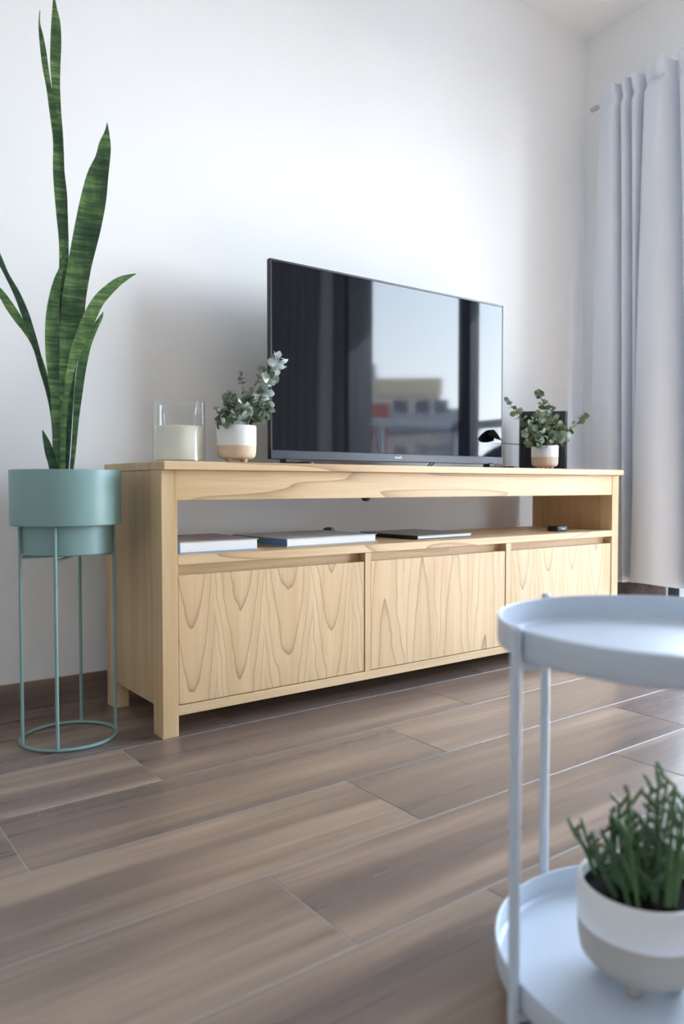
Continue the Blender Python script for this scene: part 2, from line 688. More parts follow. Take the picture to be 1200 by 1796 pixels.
# balcony door: dark frame, two leaves with glass
win = struct(empty('window_1', (XR + 0.1, (WIN_Y0 + WIN_Y1) / 2, 0)))
FX0, FX1 = XR + 0.002, XR + 0.198
box('window_frame', (FX0, WIN_Y1 - 0.05, 0), (FX1, WIN_Y1, WIN_Z1), M['frame'], win, 0.002)
box('window_frame', (FX0, WIN_Y0, 0), (FX1, WIN_Y0 + 0.05, WIN_Z1), M['frame'], win, 0.002)
box('window_frame', (FX0, WIN_Y0 + 0.05, WIN_Z1 - 0.05), (FX1, WIN_Y1 - 0.05, WIN_Z1), M['frame'], win, 0.002)
box('window_frame', (FX0, WIN_Y0 + 0.05, 0.0), (FX1, WIN_Y1 - 0.05, 0.05), M['frame'], win, 0.002)
box('mullion', (XR + 0.04, -0.90, 0.05), (XR + 0.11, -0.81, WIN_Z1 - 0.05), M['frame'], win, 0.002)
box('pane', (XR + 0.072, -0.81, 0.05), (XR + 0.078, WIN_Y1 - 0.05, WIN_Z1 - 0.05), M['pane'], win)
box('pane', (XR + 0.072, WIN_Y0 + 0.05, 0.05), (XR + 0.078, -0.90, WIN_Z1 - 0.05), M['pane'], win)

# balcony and what lies beyond (mostly seen in the reflection on the television)
struct(box('balcony_floor', (XR + 0.2, -2.6, -0.2), (3.95, 1.4, -0.02), M['concrete']))
struct(box('sky_blocker_slab', (XR + 0.2, -2.6, 2.50), (3.5, 1.4, 2.68), M['concrete']))  # added slab out of view, blocks the high sky so daylight enters low
RX, RY = 3.78, -2.46
rl = tag(empty('balcony_railing', (RX, RY, -0.02)), 'grey metal and glass balcony railing outside the balcony door', 'railing')
box('top_rail', (RX - 0.03, RY - 0.03, 1.05), (RX + 0.03, 1.35, 1.11), M['rail'], rl, 0.004)
box('top_rail', (XR + 0.22, RY - 0.03, 1.05), (RX - 0.031, RY + 0.03, 1.11), M['rail'], rl, 0.004)
for (px_, py_) in ((RX, RY), (RX, -1.25), (RX, 0.0), (RX, 1.3), (3.0, RY)):
    box('post', (px_ - 0.025, py_ - 0.025, -0.02), (px_ + 0.025, py_ + 0.025, 1.05), M['rail'], rl, 0.003)
for ya, yb in ((RY + 0.03, -1.28), (-1.22, -0.03), (0.03, 1.27)):
    box('glass_panel', (RX - 0.005, ya, 0.06), (RX + 0.005, yb, 1.045), M['railglass'], rl)
for xa, xb in ((XR + 0.24, 2.97), (3.03, RX - 0.03)):
    box('glass_panel', (xa, RY - 0.005, 0.06), (xb, RY + 0.005, 1.045), M['railglass'], rl)
    box('lower_rail', (xa, RY - 0.02, 0.42), (xb, RY + 0.02, 0.50), M['rail'], rl, 0.003)

M['fab_dark'] = plain('charcoal_weave', (0.010, 0.011, 0.014), 0.8, 0.2)
ch = tag(empty('outdoor_chair', (2.95, -1.30, -0.02)), 'dark rounded outdoor chair standing on the balcony', 'chair')
bm = bmesh.new()
bmesh.ops.create_uvsphere(bm, u_segments=24, v_segments=14, radius=1)
bmesh.ops.scale(bm, vec=(0.09, 0.33, 0.24), verts=bm.verts)
me = bm_mesh('backrest', bm)
link('backrest', me, M['fab_dark'], ch, (3.15, -1.30, 0.64), smooth=60)
bm = bmesh.new()
bmesh.ops.create_uvsphere(bm, u_segments=24, v_segments=14, radius=1)
bmesh.ops.scale(bm, vec=(0.28, 0.31, 0.07), verts=bm.verts)
link('seat', bm_mesh('seat', bm), M['fab_dark'], ch, (2.95, -1.30, 0.42), smooth=60)
for dx in (-0.2, 0.2):
    for dy in (-0.22, 0.22):
        tube('leg', [(2.95 + dx, -1.30 + dy, -0.02), (2.95 + dx * 0.8, -1.30 + dy * 0.8, 0.40)], 0.014, M['frame'], ch, 8)

struct(box('ground', (-60, -120, -12.4), (160, 90, -12.0), plain('street_ground', (0.14, 0.14, 0.14), 0.9, 0.2)))
b0 = Vector((-0.731, 2.076, 0)) + Vector((math.sin(R(40.2)), -math.cos(R(40.2)), 0)) * 50
M['b_cream'] = plain('cream_render', (0.52, 0.47, 0.44), 0.9, 0.2)
M['b_yel'] = plain('ochre_render', (0.56, 0.47, 0.33), 0.9, 0.2)
M['b_red'] = plain('brick_red_render', (0.36, 0.13, 0.11), 0.9, 0.2)
M['b_grey'] = plain('grey_concrete', (0.30, 0.31, 0.34), 0.9, 0.2)
M['b_win'] = plain('dark_window_glass', (0.05, 0.06, 0.09), 0.15, 0.5)
bl = tag(empty('apartment_building', (b0.x, b0.y, -12), R(40.2)), 'cream, ochre and brick red apartment block across the street', 'building')


def bpart(name, x0, x1, y0, y1, z0, z1, mat):        # local: x across, -y deeper, z above our floor
    return box(name, (x0, y0, z0 + 12), (x1, y1, z1 + 12), M[mat], bl, 0.02, local=True)


# seen from the flat the facade looks along +y (local), x runs right to left in the mirror
bpart('wall', -9.0, 3.2, -9.0, 0.0, -12, 7.3, 'b_cream')
bpart('penthouse', -9.0, -1.0, -8.5, -1.0, 7.3, 8.6, 'b_grey')
bpart('side_block', 3.2, 4.6, -8.0, -0.5, -12, 5.6, 'b_grey')
bpart('parapet', -1.0, 3.3, 0.0, 0.15, 6.4, 7.5, 'b_yel')
bpart('red_panel', -1.5, -0.1, 0.0, 0.12, -12, 5.9, 'b_red')
for k in range(6):
    z = 4.9 - k * 2.9
    bpart('balcony_slab', 0.0, 4.2, 0.0, 1.2, z - 0.9, z - 0.7, 'b_grey')
    bpart('balcony_front', 0.0, 4.2, 1.1, 1.2, z - 0.7, z + 0.25, 'b_grey' if k == 0 else 'b_yel')
    for x0 in (0.3, 1.7, 2.9):
        bpart('window', x0 - 0.1, x0 + 0.8, 0.0, 0.06, z - 0.6, z + 1.2, 'b_win')
    bpart('window', -4.2, -2.8, 0.0, 0.06, z - 0.4, z + 1.0, 'b_win')


# ------------------------------------------------------------------ curtains and rod
def curtain(name, keys, z0, z1, label, group=None, nz=60, sub=10):
    """keys: (y top, y bottom, x offset top, x offset bottom)"""
    top = catmull([(k[0], k[2], 0) for k in keys], sub)
    bot = catmull([(k[1], k[3], 0) for k in keys], sub)
    o = Vector((XR - 0.09, (keys[0][0] + keys[-1][0]) / 2, z0))
    bm = bmesh.new()
    grid = []
    for i in range(nz + 1):
        t = i / nz                         # 0 bottom, 1 top
        s = 1 - t
        e = s ** 0.75
        row = []
        for a, b in zip(top, bot):
            y = a.x + (b.x - a.x) * e
            off = a.y + (b.y - a.y) * e
            off = max(0.062, 0.098 + (off - 0.098) * 1.35)
            z = z0 + (z1 - z0) * t
            g = math.exp(-((t - 0.968) / 0.011) ** 2)         # gathered tight at the rod pocket, ruffled heading above
            off = off + (0.078 + (off - 0.078) * 0.45 - off) * g
            z += 0.007 * math.sin(y * 95 + 2 * math.sin(y * 31)) * max(0, t - 0.9) * 10 + 0.003 * math.sin(y * 40) * t + 0.010 * math.sin(y * 17 + 1) * (1 - t)
            row.append(bm.verts.new(Vector((XR - off, y, z)) - o))
        grid.append(row)
    for i in range(nz):
        for j in range(len(top) - 1):
            bm.faces.new((grid[i][j], grid[i][j + 1], grid[i + 1][j + 1], grid[i + 1][j]))
    me = bm_mesh(name, bm)
    ob = link(name, me, M['fabric'], None, o, smooth=70)
    tag(ob, label, 'curtain', group)
    return ob


ckeys = [  # y top, y bottom, offset top, offset bottom
    (0.328, 0.335, 0.070, 0.085), (0.316, 0.325, 0.095, 0.115), (0.270, 0.262, 0.110, 0.125), (0.236, 0.212, 0.112, 0.118),
    (0.224, 0.186, 0.080, 0.070), (0.214, 0.176, 0.075, 0.065), (0.205, 0.168, 0.108, 0.110), (0.186, 0.155, 0.112, 0.112),
    (0.176, 0.143, 0.076, 0.062), (0.166, 0.138, 0.078, 0.066), (0.155, 0.128, 0.110, 0.098), (0.128, 0.118, 0.118, 0.100),
    (0.112, 0.110, 0.074, 0.062), (0.098, 0.108, 0.072, 0.070), (0.088, 0.106, 0.112, 0.135), (0.040, 0.060, 0.126, 0.165),
    (0.004, -0.012, 0.124, 0.160), (-0.016, -0.075, 0.072, 0.120), (-0.032, -0.105, 0.064, 0.090), (-0.046, -0.125, 0.108, 0.125),
    (-0.075, -0.150, 0.120, 0.140), (-0.095, -0.170, 0.112, 0.120), (-0.108, -0.182, 0.070, 0.080), (-0.125, -0.195, 0.110, 0.125),
    (-0.150, -0.215, 0.112, 0.120)]
curtain('curtain', ckeys, 0.205, 2.275, 'pale blue grey curtain hanging in folds beside the wooden console', 'curtains of the balcony door')
k2 = []
y = -1.90
for i in range(22):
    lo = i % 4 in (1, 2)
    k2.append((y, y - 0.03, 0.118 if lo else 0.066, 0.135 if lo else 0.075))
    y -= 0.026
curtain('curtain', k2, 0.205, 2.275, 'pale blue grey curtain at the far side of the balcony door, behind the tray table', 'curtains of the balcony door')

rod = tag(empty('curtain_rod', (XR - 0.05, -0.95, 2.245)), 'slim pale metal curtain rod above the balcony door', 'curtain rod')
tube('pole', [(XR - 0.050, 0.36, 2.235), (XR - 0.050, -2.45, 2.235)], 0.008, M['rod'], rod, 12)
tube('finial', [(XR - 0.050, 0.36, 2.235), (XR - 0.050, 0.385, 2.235)], 0.012, M['rod'], rod, 12)
for yb_ in (0.35, -2.43):
    tube('bracket', [(XR, yb_, 2.235), (XR - 0.048, yb_, 2.235)], 0.006, M['rod'], rod, 10)

# ------------------------------------------------------------------ television console
CW, CD, CH = 1.824, 0.375, 0.66
con = tag(empty('television_console', (CW / 2, CD / 2, 0)), 'long pale oak television console with open shelf and three drop-front doors', 'console')
LEG = 0.041
WX, WXP, WZ, WP = M['wood_x'], M['wood_x_plain'], M['wood_z'], M['wood_panel']
box('tabletop', (-0.001, -0.020, 0.6395), (CW + 0.001, CD + 0.003, CH), WX, con, 0.0015)
for x0 in (0.0, CW - LEG):
    for y0 in (0.0, CD - 0.055):
        box('leg', (x0, y0, 0.0), (x0 + LEG, y0 + 0.055, 0.6393), WZ, con, 0.0015)
for x0 in (0.002, CW - 0.002 - 0.022):
    box('side_panel', (x0, 0.0552, 0.072), (x0 + 0.022, CD - 0.0552, 0.6393), WP, con, 0.0008)
    xi = x0 + 0.022 if x0 < 1 else x0 - 0.017
    box('inner_lining', (xi, 0.0552, 0.4352), (xi + 0.017, CD - 0.0552, 0.566), WP, con)
box('apron', (LEG, 0.002, 0.5672), (CW - LEG, 0.024, 0.6393), WX, con, 0.001)
box('rear_rail', (LEG, CD - 0.024, 0.5672), (CW - LEG, CD - 0.002, 0.6393), WXP, con, 0.001)
box('shelf', (LEG, 0.0, 0.4125), (CW - LEG, CD - 0.002, 0.435), WX, con, 0.0012)
box('bottom_rail', (LEG, 0.001, 0.050), (CW - LEG, 0.024, 0.0735), WXP, con, 0.001)
box('bottom_board', (LEG, 0.0242, 0.056), (CW - LEG, CD - 0.003, 0.0735), WXP, con)
box('back_panel', (LEG, CD - 0.014, 0.0738), (CW - LEG, CD - 0.004, 0.4122), WXP, con)
DV = ((0.6105, 0.631), (1.2000, 1.2245))
for a, b in DV:
    box('divider', (a, 0.001, 0.0738), (b, CD - 0.015, 0.4122), WZ, con, 0.0008)
bays = ((LEG, DV[0][0]), (DV[0][1], DV[1][0]), (DV[1][1], CW - LEG))
for (a, b), mt in zip(bays, ('door_v', 'door_arch', 'door_v2')):
    box('door', (a + 0.002, 0.003, 0.0755), (b - 0.002, 0.021, 0.387), M[mt], con, 0.001)
    box('finger_rail', (a + 0.0005, 0.031, 0.345), (b - 0.0005, 0.049, 0.4122), WXP, con, 0.001)
cg = lathe('cable_grommet', [(0, -0.010), (0.010, -0.007), (0.014, 0.0)], M['rubber'], con, (0.622, 0.013, 0.5672), 16)

# ------------------------------------------------------------------ television
TX0, TX1, TY, TZ0, TZ1 = 0.413, 1.391, 0.19, 0.678, 1.247
tv = tag(empty('television', ((TX0 + TX1) / 2, TY + 0.03, CH)), 'flat black television reflecting the balcony, standing on the oak console', 'television')
box('housing', (TX0, TY + 0.001, TZ0), (TX1, TY + 0.016, TZ1), M['tvback'], tv, 0.003, 2)
box('rear_cover', (TX0 + 0.12, TY + 0.016, TZ0 + 0.03), (TX1 - 0.12, TY + 0.068, TZ0 + 0.36), M['tvback'], tv, 0.01, 2)
box('screen', (TX0 + 0.007, TY - 0.0006, TZ0 + 0.0265), (TX1 - 0.007, TY + 0.004, TZ1 - 0.007), M['screen'], tv)
bz = box('lower_bezel', (TX0 + 0.001, TY - 0.003, TZ0 + 0.0005), (TX1 - 0.001, TY + 0.003, TZ0 + 0.0262), M['bezel'], tv, 0.0012)
for a, b in (((TX0 + 0.0005, TY - 0.002, TZ0 + 0.0264), (TX0 + 0.0068, TY + 0.003, TZ1 - 0.0005)),
             ((TX1 - 0.0068, TY - 0.002, TZ0 + 0.0264), (TX1 - 0.0005, TY + 0.003, TZ1 - 0.0005)),
             ((TX0 + 0.007, TY - 0.002, TZ1 - 0.0068), (TX1 - 0.007, TY + 0.003, TZ1 - 0.0005))):
    box('bezel', a, b, M['black'], tv, 0.001)
cu = bpy.data.curves.new('logo_text', 'FONT')
cu.body = 'PHILIPS'
cu.size = 0.0098
cu.align_x = 'CENTER'
cu.align_y = 'CENTER'
cu.extrude = 0.0002
cu.offset = 0.0002
to = bpy.data.objects.new('logo_text', cu)
COL.objects.link(to)
dg = bpy.context.evaluated_depsgraph_get()
lme = bpy.data.meshes.new_from_object(to.evaluated_get(dg))
lme.name = 'logo'
bpy.data.objects.remove(to)
lg = link('logo', lme, plain('logo_white', (0.9, 0.9, 0.92), 0.4, 0.4), bz, (0.893, TY - 0.0034, TZ0 + 0.0135))
lg.rotation_euler = (math.pi / 2, 0, 0)
lg.scale = (0.95, 1, 1)
for xf in (0.475, 1.33):
    ft = box('foot', (xf - 0.013, 0.075, CH), (xf + 0.013, 0.325, CH + 0.0085), M['black'], tv, 0.003, 2)
    box('neck', (xf - 0.014, 0.183, CH + 0.008), (xf + 0.014, 0.215, TZ0 + 0.004), M['black'], ft, 0.002)

cable_m = M['rubber']
a = on_y(775, 803, 0.26)
cb1 = tube('power_cable', catmull([(1.125, 0.262, 0.70), (1.118, 0.27, 0.685), (1.10, 0.28, CH + 0.006), (1.06, 0.285, CH + 0.0025), (0.99, 0.30, CH + 0.0025), (0.95, 0.345, CH + 0.0025)], 8), 0.0022, cable_m, None, 8)
tag(cb1, 'thin black cable trailing under the television onto the tabletop', 'cable')
cb2 = tube('power_cable', catmull([(1.150, 0.262, 0.70), (1.140, 0.275, 0.685), (1.125, 0.295, CH + 0.006), (1.09, 0.31, CH + 0.0025), (1.07, 0.35, CH + 0.0025)], 8), 0.0022, cable_m, None, 8)
tag(cb2, 'short black cable dropping behind the television near its right foot', 'cable')

# ------------------------------------------------------------------ black box behind the right plant
SB = Vector((1.744, 0.292, CH))
sp = tag(empty('speaker', SB, R(-43)), 'black upright slab-shaped speaker behind the small leafy pot', 'speaker')
bm = bmesh.new()
bmesh.ops.create_cube(bm, size=1)
bmesh.ops.scale(bm, vec=(0.186, 0.042, 0.232), verts=bm.verts)
ve = [e for e in bm.edges if abs(e.verts[0].co.z - e.verts[1].co.z) > 0.1]
bmesh.ops.bevel(bm, geom=ve, offset=0.014, segments=5, affect='EDGES', profile=0.5)
he = [e for e in bm.edges if abs(e.verts[0].co.z - e.verts[1].co.z) < 1e-5 and len(e.link_faces) == 2 and e.calc_face_angle(0) > 1]
bmesh.ops.bevel(bm, geom=he, offset=0.003, segments=2, affect='EDGES', profile=0.5)
link('body', bm_mesh('body', bm), M['black'], sp, (0, 0, 0.1205), True, 40)
box('front_grille', (-0.070, -0.0235, 0.02), (0.070, -0.0215, 0.215), M['rubber'], sp, 0.001, local=True)
box('rubber_base', (-0.07, -0.016, 0.0), (0.07, 0.016, 0.0045), M['rubber'], sp, 0.001, local=True)
cb3 = tube('power_cable', catmull([(1.690, 0.352, CH + 0.012), (1.665, 0.357, CH + 0.004), (1.62, 0.35, CH + 0.0028), (1.56, 0.36, CH + 0.0028)], 8), 0.0022, cable_m, None, 8)
tag(cb3, 'black cable running from the slab-shaped speaker over the tabletop', 'cable')

# ------------------------------------------------------------------ candle
CX, CY = 0.107, 0.13
cd = tag(empty('candle', (CX, CY, CH)), 'wide cream three-wick candle in a clear glass cylinder', 'candle')
lathe('glass_vessel', [(0, 0.0005), (0.0615, 0.0005), (0.0655, 0.004), (0.0655, 0.151), (0.0648, 0.1525), (0.0637, 0.1525), (0.063, 0.151), (0.063, 0.005), (0, 0.005)],
      M['glass'], cd, (CX, CY, CH), 64)
lathe('wax', [(0, 0.0055), (0.0605, 0.0055), (0.0624, 0.008), (0.0624, 0.091), (0.0600, 0.0925), (0.056, 0.0915), (0, 0.0910)], M['wax'], cd, (CX, CY, CH), 64)
for k in range(3):
    an = R(90 + 120 * k)
    p = Vector((CX + 0.026 * math.cos(an), CY + 0.026 * math.sin(an), CH + 0.0905))
    tube('wick', [p, p + Vector((0.001, 0, 0.010))], 0.0012, M['paper'], cd, 6)


# ------------------------------------------------------------------ small footed pots
def footed_pot(parent, loc, r, z_split, z_top, z_bot, foot_h, clay='clay'):
    """two-tone pot: clay below, white glaze above, on four stubby feet (z from the base of the feet)"""
    c = lathe('pot_base', [(0, z_bot), (r * 0.68, z_bot), (r * 0.86, z_bot + r * 0.05), (r * 0.955, z_bot + r * 0.16), (r * 0.99, z_bot + r * 0.34), (r, z_split), (r * 0.93, z_split), (r * 0.90, z_bot + r * 0.3), (0, z_bot + r * 0.15)],
              M[clay], parent, loc)
    for k in range(4):
        an = R(20 + 90 * k)
        fr = r * 0.52
        p = Vector(loc) + Vector((fr * math.cos(an), fr * math.sin(an), 0))
        lathe('foot', [(0, 0), (r * 0.10, 0), (r * 0.13, foot_h * 0.3), (r * 0.19, foot_h + r * 0.08), (0, foot_h + r * 0.08)], M[clay], c, p, 14)
    g = lathe('glazed_wall', [(r * 0.995, z_split - r * 0.001), (r * 1.008, z_split), (r * 1.008, z_top - r * 0.04), (r * 0.985, z_top), (r * 0.94, z_top), (r * 0.92, z_top - r * 0.04), (r * 0.92, z_split)],
              M['ceramic'], parent, loc, 48, False, True)
    lathe('soil', [(0, z_top - r * 0.16), (r * 0.6, z_top - r * 0.14), (r * 0.925, z_top - r * 0.18), (r * 0.9, z_top - r * 0.4), (0, z_top - r * 0.4)], M['soil'], parent, loc, 32)


def leaf_mesh(name, round_=True, pale=False, mat=None):
    """unit leaf: base at the origin, blade along +x, length 1, gently cupped, with thickness"""
    bm = bmesh.new()
    n = 7
    up_, lo_ = [], []
    for i in range(n + 1):
        t = i / n
        if round_:
            hw = 0.44 * math.sin(math.pi * min(1, t * 0.96 + 0.02)) ** 0.62
        else:
            hw = 0.17 * math.sin(math.pi * (t * 0.97 + 0.015)) ** 0.8
        if i == 0:
            hw = 0.02
        if i == n:
            hw = 0.015 if not round_ else 0.09
        z = 0.10 * math.sin(math.pi * t) - 0.06 * t
        rowu, rowl = [], []
        for sgn in (-1, 0, 1):
            zz = z + (0.10 * hw * 2 if sgn else 0.0)
            rowu.append(bm.verts.new((t, sgn * hw, zz + 0.008)))
            rowl.append(bm.verts.new((t, sgn * hw, zz - 0.008)))
        up_.append(rowu)
        lo_.append(rowl)
    for i in range(n):
        for j in range(2):
            bm.faces.new((up_[i][j], up_[i + 1][j], up_[i + 1][j + 1], up_[i][j + 1]))
            bm.faces.new((lo_[i][j], lo_[i][j + 1], lo_[i + 1][j + 1], lo_[i + 1][j]))
        bm.faces.new((up_[i][0], lo_[i][0], lo_[i + 1][0], up_[i + 1][0]))
        bm.faces.new((up_[i][2], up_[i + 1][2], lo_[i + 1][2], lo_[i][2]))
    for a in (0, n):
        bm.faces.new((up_[a][0], up_[a][1], up_[a][2], lo_[a][2], lo_[a][1], lo_[a][0]))
    bmesh.ops.recalc_face_normals(bm, faces=list(bm.faces))
    me = bm_mesh(name, bm)
    shade(me, 60)
    me.materials.append(mat)
    return me


LEAF = {'g': leaf_mesh('leaf', True, mat=M['euc']), 'p': leaf_mesh('leaf', True, mat=M['euc_pale']),
        'm': leaf_mesh('leaf', True, mat=M['euc2']), 'l': leaf_mesh('leaf', False, mat=M['euc_pale']), 'd': leaf_mesh('leaf', True, mat=M['twig'])}


def put_leaf(parent_stem, pos, direction, size, kind, roll):
    d = Vector(direction).normalized()
    o = bpy.data.objects.new('leaf', LEAF[kind])
    COL.objects.link(o)
    o.parent = parent_stem
    o.location = Vector(pos) - wloc(parent_stem)
    # blade normal leans to the room and the camera
    nrm = Vector((-0.35 + rnd.uniform(-.6, .6), -0.75 + rnd.uniform(-.5, .5), 0.45 + rnd.uniform(-.5, .6)))
    y_ = nrm.cross(d)
    if y_.length < 1e-3:
        y_ = Vector((0, 0, 1)).cross(d)
    y_.normalize()
    z_ = d.cross(y_)
    m = Matrix((d, y_, z_)).transposed().to_4x4()
    o.rotation_euler = (m @ Matrix.Rotation(roll, 4, 'X')).to_euler()
    o.scale = (size, size, size)
    return o


def sprig(parent, pxs, y, dy, rad, leaf_r, kinds, start=0.35, pairs=5, droop=0.0, tip=True, mat=None):
    """a stem given by pixels on the plane y (leaning dy in depth), with opposite pairs of round leaves"""
    pts = []
    n = len(pxs)
    for i, (a, b) in enumerate(pxs):
        pts.append(on_y(a, b, y + dy * (i / (n - 1)) ** 1.3))
    pts = catmull(pts, 8)
    m = len(pts)
    st = tube('stem', pts, [rad * (1 - 0.6 * i / (m - 1)) for i in range(m)], mat or M['stem'], parent, 6)
    for k in range(pairs):
        t = start + (0.97 - start) * k / max(1, pairs - 1)
        i = min(m - 2, int(t * (m - 1)))
        p = pts[i]
        d = (pts[i + 1] - pts[max(i - 1, 0)]).normalized()
        a0 = rnd.uniform(0, math.pi)
        sd = d.cross(Vector((math.cos(a0), math.sin(a0) * 0.4, 0.5))).normalized()
        for sg in (-1, 1):
            dirn = sd * sg + d * rnd.uniform(0.2, 0.7) + Vector((0, 0, -droop))
            s = leaf_r * 2.35 * rnd.uniform(0.8, 1.15) * (1.0 - 0.35 * (t - start))
            put_leaf(st, p, dirn, s, rnd.choice(kinds), rnd.uniform(-0.5, 0.5))
    if tip:
        put_leaf(st, pts[-1], pts[-1] - pts[-3], leaf_r * 1.5, rnd.choice(kinds), 0)
    return st


# pot beside the candle
P1 = Vector((0.2336, 0.06, CH))
e1 = tag(empty('potted_eucalyptus', P1), 'two-tone footed pot of eucalyptus with a frosted sprig leaning over the television', 'potted plant')
footed_pot(e1, P1, 0.0505, 0.0445, 0.096, 0.0105, 0.0105)
A = dict(y=0.06)
sprig(e1, [(438, 748), (447, 722), (460, 690), (474, 662), (483, 640), (487, 628)], 0.06, -0.02, 0.0016, 0.0125, 'pppg', 0.36, 8)
s_ = sprig(e1, [(436, 748), (450, 715), (466, 690), (478, 668), (484, 650)], 0.06, 0.01, 0.0014, 0.0125, 'ppg', 0.40, 6)
for px_, py_, ax, ay in ((484, 640, 482, 616), (487, 634, 491, 615), (489, 640, 506, 630), (488, 650, 503, 642)):
    q0, q1 = on_y(px_, py_, 0.045), on_y(ax, ay, 0.04)
    put_leaf(s_, q0, q1 - q0, (q1 - q0).length, 'l', 0.2)
sprig(e1, [(426, 748), (432, 715), (441, 690), (452, 668), (457, 648)], 0.07, 0.02, 0.0014, 0.0105, 'ggp', 0.40, 6)
sprig(e1, [(415, 748), (409, 724), (405, 704), (402, 694)], 0.05, -0.01, 0.0014, 0.0110, 'gm', 0.45, 4)
sprig(e1, [(405, 748), (396, 732), (388, 724)], 0.05, -0.02, 0.0014, 0.0115, 'g', 0.45, 3)
sprig(e1, [(420, 748), (425, 712), (428, 692), (424, 668), (422, 654)], 0.08, 0.03, 0.0010, 0.0050, 'gm', 0.5, 6)
sprig(e1, [(435, 748), (449, 732), (462, 722), (466, 716)], 0.05, -0.02, 0.0014, 0.0125, 'gm', 0.45, 4)
sprig(e1, [(412, 748), (403, 738), (394, 741)], 0.04, -0.03, 0.0012, 0.0095, 'g', 0.6, 2)
sprig(e1, [(428, 748), (427, 730), (431, 716)], 0.05, -0.02, 0.0014, 0.0120, 'gmp', 0.4, 4)
sprig(e1, [(420, 748), (416, 728), (418, 712)], 0.07, 0.0, 0.0014, 0.0120, 'gm', 0.35, 4)
sprig(e1, [(418, 748), (424, 738), (416, 734)], 0.04, -0.03, 0.0012, 0.0120, 'gp', 0.5, 2)

for bx, tx, ty, yy in ((410, 398, 712, .06), (422, 436, 700, .08), (430, 446, 706, .05), (432, 455, 690, .07), (408, 412, 708, .04), (440, 468, 708, .06), (436, 462, 735, .04), (402, 386, 736, .06)):
    sprig(e1, [(bx, 748), ((bx + tx) / 2 + 1, (748 + ty) / 2 - 4), (tx, ty)], yy, -0.01, 0.0013, 0.0118, 'gggp', 0.35, 4)

# pot beside the television's far end
P2 = Vector((1.635, 0.195, CH))
e2 = tag(empty('potted_eucalyptus', P2), 'small footed pot of bushy eucalyptus in front of the black speaker', 'potted plant')
footed_pot(e2, P2, 0.0500, 0.0490, 0.092, 0.0130, 0.013)
sprig(e2, [(948, 786), (926, 748), (909, 730), (898, 713), (891, 704)], 0.205, 0.02, 0.0018, 0.0135, 'm', 0.30, 6)
sprig(e2, [(954, 786), (957, 745), (955, 715), (949, 697), (946, 689)], 0.20, 0.0, 0.0018, 0.0110, 'm', 0.30, 8)
sprig(e2, [(960, 786), (966, 752), (970, 732), (964, 714)], 0.185, 0.0, 0.0018, 0.0140, 'mg', 0.30, 6)
sprig(e2, [(964, 786), (985, 766), (1004, 750), (1018, 740), (1025, 731)], 0.19, -0.02, 0.0018, 0.0135, 'mmp', 0.35, 6)
sprig(e2, [(946, 786), (934, 768), (926, 758)], 0.18, -0.02, 0.0018, 0.0150, 'mg', 0.35, 4)
sprig(e2, [(950, 786), (943, 758), (936, 740)], 0.20, 0.0, 0.0018, 0.0150, 'm', 0.30, 5)
sprig(e2, [(956, 786), (960, 760), (955, 742)], 0.18, -0.02, 0.0018, 0.0160, 'm', 0.30, 5)
sprig(e2, [(963, 786), (976, 764), (981, 748)], 0.18, -0.01, 0.0018, 0.0165, 'm', 0.35, 4)
sprig(e2, [(962, 786), (978, 778), (990, 774)], 0.17, -0.02, 0.0016, 0.0140, 'pm', 0.4, 3)
sprig(e2, [(952, 786), (945, 772), (950, 760)], 0.16, -0.02, 0.0016, 0.0150, 'mp', 0.3, 4)
for bx, tx, ty, yy in ((940, 930, 745, .2), (948, 944, 728, .20), (955, 962, 728, .18), (962, 975, 735, .185), (944, 928, 772, .18), (966, 990, 757, .18), (958, 966, 764, .16), (950, 938, 760, .16)):
    sprig(e2, [(bx, 786), ((bx + tx) / 2, (786 + ty) / 2 - 3), (tx, ty)], yy, -0.01, 0.0016, 0.0145, 'mmg', 0.3, 5)
tw = sprig(e2, [(944, 784), (925, 780), (900, 779), (879, 777)], 0.190, -0.020, 0.0022, 0.010, 'd', 0.5, 0, tip=False, mat=M['twig'])
q0, q1 = on_y(879, 772, 0.172), on_y(859, 762, 0.166)
put_leaf(tw, q0, q1 - q0, (q1 - q0).length, 'd', 0.0)

# ------------------------------------------------------------------ plant stand, planter and snake plant
SX, SY = -0.172, 0.154
st = tag(empty('plant_stand', (SX, SY, 0)), 'tall sage green wire plant stand on the floor beside the console', 'plant stand')
RR, TR = 0.108, 0.0042
ring = [Vector((SX + RR * math.cos(2 * math.pi * k / 64), SY + RR * math.sin(2 * math.pi * k / 64), TR)) for k in range(64)]
tube('base_ring', ring, TR, M['sage'], st, 10, True, origin=(SX, SY, TR))
legs = {}
for nm, an in (('l', 184), ('r', -12), ('f', -120), ('b', 57)):
    p = Vector((SX + RR * math.cos(R(an)), SY + RR * math.sin(R(an)), 0))
    legs[nm] = p
    tube('leg', [p + Vector((0, 0, TR)), p + Vector((0, 0, 0.507))], 0.0040, M['sage'], st, 10)
ZB = 0.4385
for a, b in (('l', 'r'), ('f', 'b')):
    p, q = legs[a], legs[b]
    dz = 0.0 if a == 'l' else -0.0062
    tube('crossbar', [p + Vector((0, 0, ZB + dz)), q + Vector((0, 0, ZB + dz))], 0.0034, M['sage'], st, 8)

